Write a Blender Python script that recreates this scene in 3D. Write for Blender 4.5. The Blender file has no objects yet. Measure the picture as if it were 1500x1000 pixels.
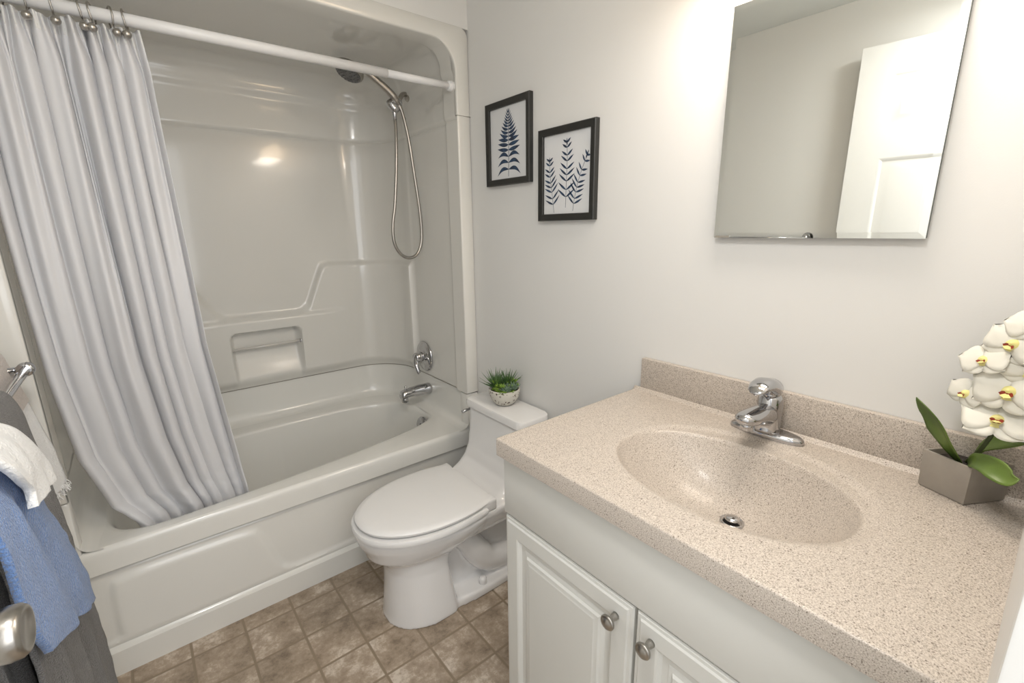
import bpy, bmesh, math, random
from mathutils import Vector, Matrix, noise
random.seed(7)
PI = math.pi
scene = bpy.context.scene
C = scene.collection

# ---------------------------------------------------------------- camera
cd = bpy.data.cameras.new('camera'); cam = bpy.data.objects.new('camera', cd); C.objects.link(cam)
cd.sensor_width = 36; cd.lens = 16.19; cd.clip_start = 0.01; cd.clip_end = 50
r_ = Vector((0.77469887, -0.63222129, -0.01174292)); d_ = Vector((-0.15840855, -0.17606192, -0.97154976)); f_ = Vector((0.61216696, 0.75451868, -0.23654423))
M = Matrix((( r_.x, -d_.x, -f_.x, -1.165), (r_.y, -d_.y, -f_.y, -1.689), (r_.z, -d_.z, -f_.z, 1.35), (0, 0, 0, 1)))
cam.matrix_world = M
scene.camera = cam

# ---------------------------------------------------------------- world + view
w = bpy.data.worlds.new('world'); scene.world = w; w.use_nodes = True
bg = w.node_tree.nodes['Background']; bg.inputs[0].default_value = (1.0, 0.995, 0.98, 1); bg.inputs[1].default_value = 0.62
vs = scene.view_settings
vs.view_transform = 'Standard'; vs.look = 'None'; vs.gamma = 1; vs.use_curve_mapping = False
vs.exposure = 0.46

def area(name, loc, target, size, power, col, sy=None, shape='RECTANGLE'):
    l = bpy.data.lights.new(name, 'AREA'); l.energy = power; l.color = col; l.shape = shape; l.size = size; l.size_y = sy or size
    o = bpy.data.objects.new(name, l); C.objects.link(o); o.location = loc
    o.rotation_euler = (Vector(target) - Vector(loc)).to_track_quat('-Z', 'Y').to_euler()
    return o
# soft fill added in the open doorway behind the camera, for daylight and flash
area('doorway_fill', (-1.0, -2.15, 1.55), (-0.85, 0.3, 0.65), 0.9, 8.6, (0.97, 0.985, 1.0), 1.5)
# added ceiling fill standing in for bounced flash (its unseen dome is modelled below)
area('ceiling_fill_light', (-1.09, -1.42, 2.19), (-1.0, -1.3, 0), 0.26, 5.0, (1.0, 0.985, 0.965), shape='DISK')

# the three shades of the vanity lamp above the mirror
for ly in (-1.45, -1.29, -1.13):
    area('vanity_lamp_light', (-.15, ly, 1.93), (-.36, ly, 0), 0.16, 1.0, (1.0, 0.93, 0.85), shape='DISK')

# ---------------------------------------------------------------- materials
def mat(name, col, rough=0.5, metal=0.0, coat=0.0, spec=None, noise_amt=0.0, noise_scale=20, bump=0.0, bump_scale=200, bump_dist=0.002, col2=None, sheen=0, emis=None, estr=0, trans=0, subs=0):
    m = bpy.data.materials.new(name); m.use_nodes = True
    nt = m.node_tree; b = nt.nodes['Principled BSDF']
    b.inputs['Base Color'].default_value = (*col, 1); b.inputs['Roughness'].default_value = rough
    b.inputs['Metallic'].default_value = metal; b.inputs['Coat Weight'].default_value = coat; b.inputs['Coat Roughness'].default_value = 0.05
    if spec is not None: b.inputs['Specular IOR Level'].default_value = spec
    if sheen: b.inputs['Sheen Weight'].default_value = sheen
    if trans: b.inputs['Transmission Weight'].default_value = trans
    if subs: b.inputs['Subsurface Weight'].default_value = subs; b.inputs['Subsurface Radius'].default_value = (.02, .02, .02); b.inputs['Subsurface Scale'].default_value = .3
    if emis: b.inputs['Emission Color'].default_value = (*emis, 1); b.inputs['Emission Strength'].default_value = estr
    tc = nt.nodes.new('ShaderNodeTexCoord')
    if col2 is not None or noise_amt:
        n = nt.nodes.new('ShaderNodeTexNoise'); n.inputs['Scale'].default_value = noise_scale; n.inputs['Detail'].default_value = 6
        nt.links.new(tc.outputs['Object'], n.inputs['Vector'])
        r = nt.nodes.new('ShaderNodeValToRGB'); c2 = col2 or tuple(max(0, c * (1 - noise_amt)) for c in col)
        r.color_ramp.elements[0].position = .35; r.color_ramp.elements[0].color = (*c2, 1)
        r.color_ramp.elements[1].position = .65; r.color_ramp.elements[1].color = (*col, 1)
        nt.links.new(n.outputs['Fac'], r.inputs[0]); nt.links.new(r.outputs[0], b.inputs['Base Color'])
    if bump:
        n = nt.nodes.new('ShaderNodeTexNoise'); n.inputs['Scale'].default_value = bump_scale; n.inputs['Detail'].default_value = 4
        nt.links.new(tc.outputs['Object'], n.inputs['Vector'])
        bp = nt.nodes.new('ShaderNodeBump'); bp.inputs['Strength'].default_value = bump; bp.inputs['Distance'].default_value = bump_dist
        nt.links.new(n.outputs['Fac'], bp.inputs['Height']); nt.links.new(bp.outputs[0], b.inputs['Normal'])
    return m

WALL = mat('wall_paint', (.76, .757, .74), .42, bump=.12, bump_scale=350, bump_dist=.001)
CEIL = mat('ceiling_paint', (.74, .75, .72), .7, bump=.1, bump_scale=300, bump_dist=.001)
TRIM = mat('trim_paint', (.80, .80, .78), .35)
GEL = mat('gelcoat', (.745, .735, .695), .16, coat=.5, bump=.03, bump_scale=5, bump_dist=.01)
TUBM = mat('tub_enamel', (.785, .78, .742), .18, coat=.4)
CER = mat('vitreous_china', (.82, .815, .81), .1, coat=.6)
SEATM = mat('seat_plastic', (.80, .795, .785), .3)
CAB = mat('cabinet_thermofoil', (.69, .69, .655), .32)
CHR = mat('chrome', (.52, .52, .53), .06, 1.0)
NIK = mat('brushed_nickel', (.42, .40, .37), .28, 1.0, bump=.05, bump_scale=400)
DRK = mat('dark_gap', (.02, .02, .02), .8)
ROD = mat('rod_enamel', (.83, .83, .83), .3)
FRM = mat('black_frame', (.022, .022, .02), .38)
PAPER = mat('print_paper', (.72, .73, .74), .25)
INK = mat('navy_ink', (.016, .026, .055), .5, col2=(.03, .07, .14), noise_scale=70)
SOILM = mat('soil', (.03, .024, .02), .95, bump=.8, bump_scale=120, bump_dist=.01)
POTC = mat('concrete_pot', (.36, .325, .28), .5, col2=(.30, .27, .235), noise_scale=14, bump=.2, bump_scale=60)
LEAF = mat('orchid_leaf', (.13, .20, .035), .38, col2=(.075, .13, .025), noise_scale=18)
STEM = mat('orchid_stem', (.06, .08, .025), .5)
PET = mat('orchid_petal', (.86, .84, .74), .45, subs=.3)
PETY = mat('orchid_throat', (.80, .74, .30), .45)
PETR = mat('orchid_lip_red', (.25, .03, .015), .45)
SUC1 = mat('aloe_green', (.05, .11, .035), .4, col2=(.09, .18, .05), noise_scale=60)
SUC2 = mat('sedum_green', (.24, .38, .05), .45, col2=(.13, .24, .035), noise_scale=90)
SUC3 = mat('echeveria_green', (.13, .20, .13), .5)
TGREY = mat('grey_terry', (.095, .09, .087), .95, col2=(.17, .165, .16), noise_scale=330, bump=1, bump_scale=420, bump_dist=.006, sheen=.4)
TBLUE = mat('blue_terry', (.16, .29, .60), .95, col2=(.10, .205, .47), noise_scale=230, bump=1, bump_scale=260, bump_dist=.007, sheen=.5)
TWHITE = mat('white_terry', (.83, .83, .82), .95, bump=.8, bump_scale=200, bump_dist=.004, sheen=.3)
TBEIGE = mat('beige_towel', (.52, .46, .41), .95, col2=(.66, .60, .56), noise_scale=260, bump=.8, bump_scale=200, bump_dist=.004, sheen=.3)
GLASS = mat('fill_dome_glass', (.9, .9, .88), .3, emis=(1, .95, .88), estr=6)  # glow of the added ceiling fill dome
GLASSW = mat('warm_lamp_glass', (.9, .85, .75), .3, emis=(1, .72, .45), estr=9)
MIR = mat('mirror_silver', (.88, .90, .87), .01, 1.0)
MEDGE = mat('mirror_edge', (.04, .06, .055), .25)

def curtain_mat():
    m = bpy.data.materials.new('curtain_vinyl'); m.use_nodes = True; nt = m.node_tree; b = nt.nodes['Principled BSDF']
    b.inputs['Base Color'].default_value = (.90, .905, .92, 1); b.inputs['Roughness'].default_value = .42
    tr = nt.nodes.new('ShaderNodeBsdfTranslucent'); tr.inputs[0].default_value = (.92, .92, .94, 1)
    mx = nt.nodes.new('ShaderNodeMixShader'); mx.inputs[0].default_value = .4
    nt.links.new(b.outputs[0], mx.inputs[1]); nt.links.new(tr.outputs[0], mx.inputs[2])
    nt.links.new(mx.outputs[0], nt.nodes['Material Output'].inputs[0]); return m
CURT = curtain_mat()

def speckle_mat():
    m = bpy.data.materials.new('speckled_solid_surface'); m.use_nodes = True; nt = m.node_tree; b = nt.nodes['Principled BSDF']
    b.inputs['Roughness'].default_value = .38; b.inputs['Coat Weight'].default_value = .08
    tc = nt.nodes.new('ShaderNodeTexCoord')
    def ns(scale, detail, rough=.6):
        n = nt.nodes.new('ShaderNodeTexNoise'); n.inputs['Scale'].default_value = scale; n.inputs['Detail'].default_value = detail; n.inputs['Roughness'].default_value = rough
        nt.links.new(tc.outputs['Object'], n.inputs['Vector']); return n
    def ramp(src, stops):
        r = nt.nodes.new('ShaderNodeValToRGB'); e = r.color_ramp.elements
        e[0].position, e[0].color = stops[0][0], (*stops[0][1], 1); e[1].position, e[1].color = stops[-1][0], (*stops[-1][1], 1)
        for p, c in stops[1:-1]:
            k = e.new(p); k.color = (*c, 1)
        nt.links.new(src, r.inputs[0]); return r
    a = ramp(ns(520, 3).outputs['Fac'], [(.34, (.25, .215, .18)), (.45, (.47, .415, .36)), (.56, (.56, .50, .44)), (.68, (.67, .61, .55))])
    v = nt.nodes.new('ShaderNodeTexVoronoi'); v.inputs['Scale'].default_value = 560
    nt.links.new(tc.outputs['Object'], v.inputs['Vector'])
    dk = ramp(v.outputs['Color'], [(.10, (1, 1, 1)), (.16, (0, 0, 0))])
    mx = nt.nodes.new('ShaderNodeMixRGB'); mx.inputs[2].default_value = (.19, .155, .125, 1)
    nt.links.new(dk.outputs[0], mx.inputs[0]); nt.links.new(a.outputs[0], mx.inputs[1])
    nt.links.new(mx.outputs[0], b.inputs['Base Color']); return m
SPK = speckle_mat()

def floor_mat():
    m = bpy.data.materials.new('vinyl_tile_floor'); m.use_nodes = True; nt = m.node_tree; b = nt.nodes['Principled BSDF']
    b.inputs['Roughness'].default_value = .38
    tc = nt.nodes.new('ShaderNodeTexCoord'); mp = nt.nodes.new('ShaderNodeMapping')
    mp.inputs['Location'].default_value = (1.215 / .1545 , .074 / .1545, 0); mp.inputs['Scale'].default_value = (1 / .1545, 1 / .1545, 1)
    nt.links.new(tc.outputs['Object'], mp.inputs[0])
    sp = nt.nodes.new('ShaderNodeSeparateXYZ'); nt.links.new(mp.outputs[0], sp.inputs[0])
    def mth(op, a, bb=None):
        n = nt.nodes.new('ShaderNodeMath'); n.operation = op
        for i, x in enumerate([a, bb]):
            if x is None: continue
            if isinstance(x, (int, float)): n.inputs[i].default_value = x
            else: nt.links.new(x, n.inputs[i])
        return n.outputs[0]
    def line(s):
        fr = mth('FRACT', s); d = mth('ABSOLUTE', mth('SUBTRACT', fr, .5)); return mth('SUBTRACT', .5, d)   # distance to line, 0 at the line
    dx, dy = line(sp.outputs[0]), line(sp.outputs[1]); d = mth('MINIMUM', dx, dy)
    def noi(scale, det, rough=.6, vec=None):
        n = nt.nodes.new('ShaderNodeTexNoise'); n.inputs['Scale'].default_value = scale; n.inputs['Detail'].default_value = det; n.inputs['Roughness'].default_value = rough
        nt.links.new(vec or tc.outputs['Object'], n.inputs['Vector']); return n.outputs['Fac']
    # each tile offsets its own mottling
    fl = nt.nodes.new('ShaderNodeVectorMath'); fl.operation = 'FLOOR'; nt.links.new(mp.outputs[0], fl.inputs[0])
    wn = nt.nodes.new('ShaderNodeTexWhiteNoise'); nt.links.new(fl.outputs[0], wn.inputs['Vector'])
    sc = nt.nodes.new('ShaderNodeVectorMath'); sc.operation = 'MULTIPLY_ADD'; sc.inputs[1].default_value = (7, 7, 7)
    nt.links.new(wn.outputs['Color'], sc.inputs[0]); nt.links.new(tc.outputs['Object'], sc.inputs[2])
    n1 = noi(9, 8, .68, sc.outputs[0]); n2 = noi(55, 8, .8)
    mixv = mth('ADD', mth('MULTIPLY', n1, .65), mth('MULTIPLY', n2, .35))
    r = nt.nodes.new('ShaderNodeValToRGB'); e = r.color_ramp.elements
    e[0].position, e[0].color = .36, (.19, .145, .105, 1); e[1].position, e[1].color = .60, (.66, .58, .49, 1)
    for p, c in ((.45, (.33, .26, .19, 1)), (.52, (.42, .335, .255, 1))):
        k = e.new(p); k.color = c
    nt.links.new(mixv, r.inputs[0])
    g = nt.nodes.new('ShaderNodeMapRange'); g.inputs['From Min'].default_value = .018; g.inputs['From Max'].default_value = .034; nt.links.new(d, g.inputs['Value'])
    mx = nt.nodes.new('ShaderNodeMixRGB'); mx.inputs[1].default_value = (.27, .21, .145, 1); nt.links.new(g.outputs[0], mx.inputs[0]); nt.links.new(r.outputs[0], mx.inputs[2])
    nt.links.new(mx.outputs[0], b.inputs['Base Color'])
    g2 = nt.nodes.new('ShaderNodeMapRange'); g2.inputs['From Min'].default_value = .005; g2.inputs['From Max'].default_value = .05; nt.links.new(d, g2.inputs['Value'])
    bp = nt.nodes.new('ShaderNodeBump'); bp.inputs['Strength'].default_value = .7; bp.inputs['Distance'].default_value = .0015
    nt.links.new(g2.outputs[0], bp.inputs['Height'])
    bp2 = nt.nodes.new('ShaderNodeBump'); bp2.inputs['Strength'].default_value = .25; bp2.inputs['Distance'].default_value = .001
    nt.links.new(n2, bp2.inputs['Height']); nt.links.new(bp.outputs[0], bp2.inputs['Normal']); nt.links.new(bp2.outputs[0], b.inputs['Normal'])
    return m
FLOORM = floor_mat()

def terrazzo():
    m = bpy.data.materials.new('terrazzo_bowl'); m.use_nodes = True; nt = m.node_tree; b = nt.nodes['Principled BSDF']
    b.inputs['Roughness'].default_value = .6
    tc = nt.nodes.new('ShaderNodeTexCoord'); v = nt.nodes.new('ShaderNodeTexVoronoi'); v.inputs['Scale'].default_value = 150
    nt.links.new(tc.outputs['Object'], v.inputs['Vector'])
    r = nt.nodes.new('ShaderNodeValToRGB'); e = r.color_ramp.elements; e[0].position, e[0].color = .16, (.10, .07, .05, 1); e[1].position, e[1].color = .24, (.62, .60, .54, 1)
    nt.links.new(v.outputs['Color'], r.inputs[0]); nt.links.new(r.outputs[0], b.inputs['Base Color']); return m
TERR = terrazzo()

# ---------------------------------------------------------------- helpers
def link(name, bm, m, parent=None, smooth=True, bev=0, kind=None):
    bmesh.ops.recalc_face_normals(bm, faces=bm.faces)
    me = bpy.data.meshes.new(name); bm.to_mesh(me); bm.free()
    for p in me.polygons: p.use_smooth = smooth
    me.materials.append(m)
    o = bpy.data.objects.new(name, me); C.objects.link(o)
    if parent is not None: attach(o, parent)
    if kind: o['kind'] = kind
    return o
def attach(o, parent):
    o.parent = parent
    p = parent; off = Vector((0, 0, 0))
    while p is not None: off += p.location; p = p.parent
    o.location = -off + o.location
def wn(o, ang=35):
    """sharp edges where the surface turns, smooth elsewhere"""
    for p in o.data.polygons: p.use_smooth = True
    o.data.set_sharp_from_angle(angle=math.radians(ang)); return o
def thing(name, label, cat, loc=(0, 0, 0), group=None):
    o = bpy.data.objects.new(name, None); o.empty_display_size = .05; C.objects.link(o); o.location = loc
    o['label'] = label; o['category'] = cat
    if group: o['group'] = group
    return o
def tag(o, label, cat, group=None):
    o['label'] = label; o['category'] = cat
    if group: o['group'] = group
    return o
def box(bm, x0, x1, y0, y1, z0, z1, bev=0, seg=2):
    vs_ = [bm.verts.new((x, y, z)) for x in (x0, x1) for y in (y0, y1) for z in (z0, z1)]
    fs = []
    for a in ((0, 1, 3, 2), (4, 6, 7, 5), (0, 4, 5, 1), (2, 3, 7, 6), (0, 2, 6, 4), (1, 5, 7, 3)):
        fs.append(bm.faces.new([vs_[i] for i in a]))
    if bev:
        es = set(e for f in fs for e in f.edges)
        bmesh.ops.bevel(bm, geom=list(es), offset=bev, segments=seg, affect='EDGES', profile=.5)
    return bm
def mbox(name, dims, m, parent=None, bev=0, seg=2, kind=None):
    bm = bmesh.new(); box(bm, *dims, bev=bev, seg=seg); o = link(name, bm, m, parent, kind=kind)
    return wn(o)
def grid(bm, rows, close=False, capS=False, capE=False):
    V = [[bm.verts.new(p) for p in r] for r in rows]
    n = len(rows[0])
    for i in range(len(V) - 1):
        for j in range(n if close else n - 1):
            k = (j + 1) % n
            try: bm.faces.new((V[i][j], V[i][k], V[i + 1][k], V[i + 1][j]))
            except ValueError: pass
    if capS: bm.faces.new(V[0][::-1])
    if capE: bm.faces.new(V[-1])
    return V
def frame_of(d):
    d = d.normalized(); up = Vector((0, 0, 1)) if abs(d.z) < .9 else Vector((1, 0, 0))
    a = d.cross(up).normalized(); return a, a.cross(d).normalized()
def tube(bm, pts, rads, n=12, cap=True):
    pts = [Vector(p) for p in pts]
    if not isinstance(rads, (list, tuple)): rads = [rads] * len(pts)
    rows = []; a = None
    for i, p in enumerate(pts):
        d = (pts[min(i + 1, len(pts) - 1)] - pts[max(i - 1, 0)]).normalized()
        if a is None: a, b = frame_of(d)
        else: a = (a - d * a.dot(d)).normalized(); b = a.cross(d)
        rows.append([p + (a * math.cos(t) + b * math.sin(t)) * rads[i] for t in [2 * PI * k / n for k in range(n)]])
    grid(bm, rows, True, cap, cap); return bm
def lathe(bm, prof, origin, axis, n=32, cap=True):
    """prof = [(r, h)...] around axis"""
    o = Vector(origin); ax = Vector(axis).normalized(); a, b = frame_of(ax)
    rows = [[o + ax * h + (a * math.cos(2 * PI * k / n) + b * math.sin(2 * PI * k / n)) * max(r, 1e-5) for k in range(n)] for r, h in prof]
    grid(bm, rows, True, cap, cap); return bm
def spline(pts, n=8, closed=False):
    P = [Vector(p) for p in pts]; out = []; m = len(P)
    for i in range(m if closed else m - 1):
        g = (lambda k: P[k % m]) if closed else (lambda k: P[max(0, min(m - 1, k))])
        p0, p1, p2, p3 = g(i - 1), g(i), g(i + 1), g(i + 2)
        for s in range(n):
            t = s / n
            out.append(.5 * ((2 * p1) + (p2 - p0) * t + (2 * p0 - 5 * p1 + 4 * p2 - p3) * t * t + (3 * p1 - p0 - 3 * p2 + p3) * t ** 3))
    if not closed: out.append(P[-1])
    return out
def ss(a, b, x):
    t = max(0., min(1., (x - a) / (b - a))); return t * t * (3 - 2 * t)
def lerp(a, b, t): return a + (b - a) * t
def interp(tab, x):
    if x <= tab[0][0]: return tab[0][1]
    for (a, b), (c, d) in zip(tab, tab[1:]):
        if x <= c: return lerp(b, d, (x - a) / (c - a))
    return tab[-1][1]

XL = -1.476; YN = -1.703; HC = 2.29

# ---------------------------------------------------------------- room shell
mbox('floor', (XL - .12, .1, YN - .9, .9, -.05, 0), FLOORM, kind='structure')
mbox('ceiling', (XL - .1, .1, YN - .12, .9, HC, HC + .05), CEIL, kind='structure')
mbox('wall_right', (0, .1, YN - .12, .9, -.05, HC), WALL, kind='structure')
mbox('wall_left', (XL - .1, XL, YN - .12, .9, -.05, HC), WALL, kind='structure')
mbox('wall_back', (XL, 0, .80, .9, -.05, HC), WALL, kind='structure')
mbox('wall_soffit', (XL, 0, .002, .10, 2.112, HC), WALL, kind='structure')
bm = bmesh.new()
box(bm, -.70, 0, YN - .12, YN, -.05, HC); box(bm, XL, -.70, YN - .12, YN, 2.08, HC)
wn(link('wall_near', bm, WALL, kind='structure'))
# door casing on the jamb
bm = bmesh.new()
box(bm, -.716, -.70, YN - .13, YN + .0, 0, 2.075, .002); box(bm, XL, -.70, YN - .13, YN + .0, 2.06, 2.08, .002)
wn(link('trim_1', bm, TRIM, kind='structure'))
mbox('baseboard_right', (-.012, 0, -.87, -.002, 0, .07), TRIM, bev=.003, kind='structure')
mbox('baseboard_left', (XL, XL + .012, YN, -.002, 0, .07), TRIM, bev=.003, kind='structure')

# ---------------------------------------------------------------- raised panel helper
def rings(bm, T, rect, prof):
    """nested rectangles: rect=(u0,u1,v0,v1), prof=[(inset,height)], T maps (u,v,h) to a point"""
    prev = None
    for ins, h in prof:
        u0, u1, v0, v1 = rect[0] + ins, rect[1] - ins, rect[2] + ins, rect[3] - ins
        cur = [bm.verts.new(T(*q, h)) for q in ((u0, v0), (u1, v0), (u1, v1), (u0, v1))]
        if prev:
            for i in range(4):
                j = (i + 1) % 4; bm.faces.new((prev[i], prev[j], cur[j], cur[i]))
        prev = cur
    bm.faces.new(prev)

# ---------------------------------------------------------------- open six panel door
hx, hy = -1.457, -1.690; dirv = Vector((.087, .9962, 0)).normalized(); nrm = Vector((dirv.y, -dirv.x, 0))
def TD(u, v, h): return Vector((hx, hy, .012)) + dirv * u + Vector((0, 0, v)) + nrm * h
bm = bmesh.new(); W, Hd = .745, 2.055
us = [0, .11, .325, .42, .635, W]; zs_ = [0, .24, .84, .98, 1.615, 1.73, 1.945, Hd]
def cell(u0, u1, v0, v1): bm.faces.new([bm.verts.new(TD(*q, 0)) for q in ((u0, v0), (u1, v0), (u1, v1), (u0, v1))])
pp = [(0, 0), (.004, -.001), (.016, -.009), (.022, -.009), (.046, -.002), (.05, -.0015)]
for i in range(5):
    for j in range(7):
        if i in (1, 3) and j in (1, 3, 5): rings(bm, TD, (us[i], us[i + 1], zs_[j], zs_[j + 1]), pp)
        else: cell(us[i], us[i + 1], zs_[j], zs_[j + 1])
for q in (((0, 0), (0, Hd)), ((W, 0), (W, Hd)), ((0, Hd), (W, Hd)), ((0, 0), (W, 0))):
    bm.faces.new([bm.verts.new(TD(*a, h)) for a, h in ((q[0], 0), (q[1], 0), (q[1], -.035), (q[0], -.035))])
bm.faces.new([bm.verts.new(TD(*q, -.035)) for q in ((0, 0), (W, 0), (W, Hd), (0, Hd))])
bmesh.ops.remove_doubles(bm, verts=bm.verts, dist=1e-5)
door = wn(link('door_1', bm, mat('door_paint', (.74, .74, .72), .35), kind='structure'), 20)
kp = TD(W - .050, .905, 0)
bm = bmesh.new(); lathe(bm, [(.032, 0), (.033, .004), (.026, .009), (.013, .012), (.012, .032), (.02, .038), (.0285, .050), (.0305, .060), (.0295, .070), (.026, .0745), (.022, .075), (.020, .0735), (.0, .0735)], kp, nrm, 40)
link('door_knob', bm, NIK, door)

# ---------------------------------------------------------------- tub
XA, XB, YB = -1.430, -.047, .78          # inside of the alcove
def alcove_outline(inset=0., r=.24):
    """open path: left front -> back -> right front"""
    pts = []; x0, x1, y1 = XA + inset, XB - inset, YB - inset; r = max(.03, r - inset)
    st = .0085
    n = int((y1 - r) / st)
    for i in range(n): pts.append((x0, (y1 - r) * i / n, 1, 0))
    k = 34
    for i in range(k): a = PI - PI / 2 * i / k; pts.append((x0 + r + r * math.cos(a), y1 - r + r * math.sin(a), -math.cos(a), -math.sin(a)))
    n2 = int((x1 - x0 - 2 * r) / .0075)
    for i in range(n2): pts.append((lerp(x0 + r, x1 - r, i / n2), y1, 0, -1))
    for i in range(k): a = PI / 2 - PI / 2 * i / k; pts.append((x1 - r + r * math.cos(a), y1 - r + r * math.sin(a), -math.cos(a), -math.sin(a)))
    for i in range(n + 1): pts.append((x1, (y1 - r) * (1 - i / n), -1, 0))
    return pts
tub = thing('bathtub', 'glossy off-white alcove bathtub with moulded apron and curved rim', 'bathtub', (-.738, .0, 0))
# basin + deck + upstand
open_pts = [(-1.365, .25), (-1.345, .13), (-1.29, .075), (-1.20, .055), (-.97, .075), (-.81, .092), (-.56, .125), (-.38, .16), (-.23, .195), (-.140, .245), (-.110, .33), (-.124, .43), (-.168, .535), (-.27, .605), (-.436, .638), (-.70, .645), (-.924, .64), (-1.15, .635), (-1.29, .58), (-1.35, .45)]
OP = spline([(a, b, 0) for a, b in open_pts], 14, True)
cx, cy = -.74, .36
def ray_poly(poly, ang):
    d = Vector((math.cos(ang), math.sin(ang))); best = None
    for i in range(len(poly)):
        a, b = poly[i], poly[(i + 1) % len(poly)]
        ax, ay, bx, by = a[0] - cx, a[1] - cy, b[0] - cx, b[1] - cy
        ex, ey = bx - ax, by - ay; den = d.x * ey - d.y * ex
        if abs(den) < 1e-12: continue
        t = (ax * ey - ay * ex) / den; s = (ax * d.y - ay * d.x) / den
        if t > 0 and -1e-6 <= s <= 1 + 1e-6 and (best is None or t > best): best = t
    return best
outer = [(p[0], p[1]) for p in alcove_outline()]
outer = [(x, max(y, .010)) for x, y in outer]
angs = sorted([math.atan2(p[1] - cy, p[0] - cx) for p in outer] + [math.atan2(.010 - cy, lerp(XA, XB, i / 160) - cx) for i in range(1, 160)])
oR = [ray_poly(outer, a) for a in angs]; iR = [ray_poly(OP, a) for a in angs]
def ptat(a, r, z): return (cx + math.cos(a) * r, cy + math.sin(a) * r, z)
up = []
for z, ins in [(.614, .0005), (.54, .003), (.50, .006), (.475, .010), (.464, .015), (.456, .022), (.450, .030), (.4465, .040), (.4445, .052), (.4425, .066)]:
    up.append([(x + nx * ins, y + ny * ins, z) for x, y, nx, ny in alcove_outline()])
bm = bmesh.new(); grid(bm, up); link('upstand', bm, TUBM, tub)
rows = []
def op(k): return [ptat(a, lerp(R, r, k), 0) for a, R, r in zip(angs, oR, iR)]
for k, zz in ((0, .444), (.15, .4445), (.5, .4440), (.8, .4425), (.93, .441), (1.0, .437)):
    rows.append([(x, y, zz) for x, y, _ in op(k)])
for s, zz in ((.992, .428), (.985, .412), (.975, .37), (.958, .28), (.935, .19), (.90, .13), (.85, .10), (.76, .088), (.5, .082), (.2, .08), (.01, .079)):
    def sx(a, s=s, zz=zz):
        lean = .10 * (1 - zz / .44) * max(0, -math.cos(a))
        return s - lean if s > .3 else s
    rows.append([ptat(a, r * sx(a), zz) for a, r in zip(angs, iR)])
bm = bmesh.new(); grid(bm, rows, True)
link('basin', bm, TUBM, tub)
# apron heightfield with raised trapezoid panel
def seg_d(p, a, b):
    ax, ay = a; bx, by = b; t = max(0, min(1, ((p[0] - ax) * (bx - ax) + (p[1] - ay) * (by - ay)) / ((bx - ax) ** 2 + (by - ay) ** 2)))
    return math.hypot(p[0] - ax - t * (bx - ax), p[1] - ay - t * (by - ay))
def inside(p, poly):
    c = False; n = len(poly); j = n - 1
    for i in range(n):
        xi, yi = poly[i]; xj, yj = poly[j]
        if (yi > p[1]) != (yj > p[1]) and p[0] < (xj - xi) * (p[1] - yi) / (yj - yi) + xi: c = not c
        j = i
    return c
def sd(p, poly):
    d = min(seg_d(p, poly[i], poly[(i + 1) % len(poly)]) for i in range(len(poly)))
    return -d if inside(p, poly) else d
trap = [(v.x, v.y) for v in spline([(-1.375, .125, 0), (-1.375, .22, 0), (-1.37, .30, 0), (-1.34, .322, 0), (-1.2, .325, 0), (-1.0, .318, 0), (-.965, .30, 0), (-.945, .25, 0), (-.915, .16, 0), (-.885, .125, 0), (-.82, .114, 0), (-.5, .112, 0), (-.1, .112, 0), (-.1, .10, 0), (-.7, .10, 0), (-1.36, .10, 0)], 4, True)]
bm = bmesh.new(); rows = []
zl = [0, .05, .078, .083, .087, .091, .095] + [.10 + .0075 * i for i in range(33)] + [.345, .350, .354, .357, .359, .361, .363, .366, .372, .40, .42, .43, .437, .442, .444]
for z in zl:
    row = []
    for i in range(241):
        x = lerp(-1.474, -.002, i / 240)
        if z <= .085: y = .0
        elif z < .355:
            y = .014 * ss(.083, .096, z) + .004
            y -= .010 * (1 - ss(-.014, .012, sd((x, z), trap)))
            y += .008 * ss(.345, .355, z)
        elif z <= .361: y = lerp(.026, .012, (z - .355) / .006)
        else:
            y = -.003 if z < .425 else -.003 + .013 * (1 - math.sqrt(max(0, 1 - ((z - .425) / .019) ** 2)))
            if z < .366: y = .002
        row.append((x, y, z))
    rows.append(row)
grid(bm, rows); ap = link('apron', bm, TUBM, tub)
wn(ap, 50)
# tub flange at both ends of the front
for s, (a, b) in enumerate(((XL + .002, -1.412), (-.064, -.002))):
    mbox('end_flange', (a, b, .004, .06, .36, .612), TUBM, tub, bev=.006)
# chrome overflow and drain
bm = bmesh.new(); lathe(bm, [(.039, -.006), (.040, .004), (.034, .010), (.012, .012), (.0, .0115)], (-.137, .320, .380), (-1, -.15, .2), 32)
ov = link('overflow_plate', bm, CHR, tub)
bm = bmesh.new(); lathe(bm, [(.005, 0), (.005, .002), (0, .002)], Vector((-.137, .320, .380)) + Vector((-1, -.15, .2)).normalized() * .011, (-1, -.15, .2), 12); link('screw', bm, DRK, ov)

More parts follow.
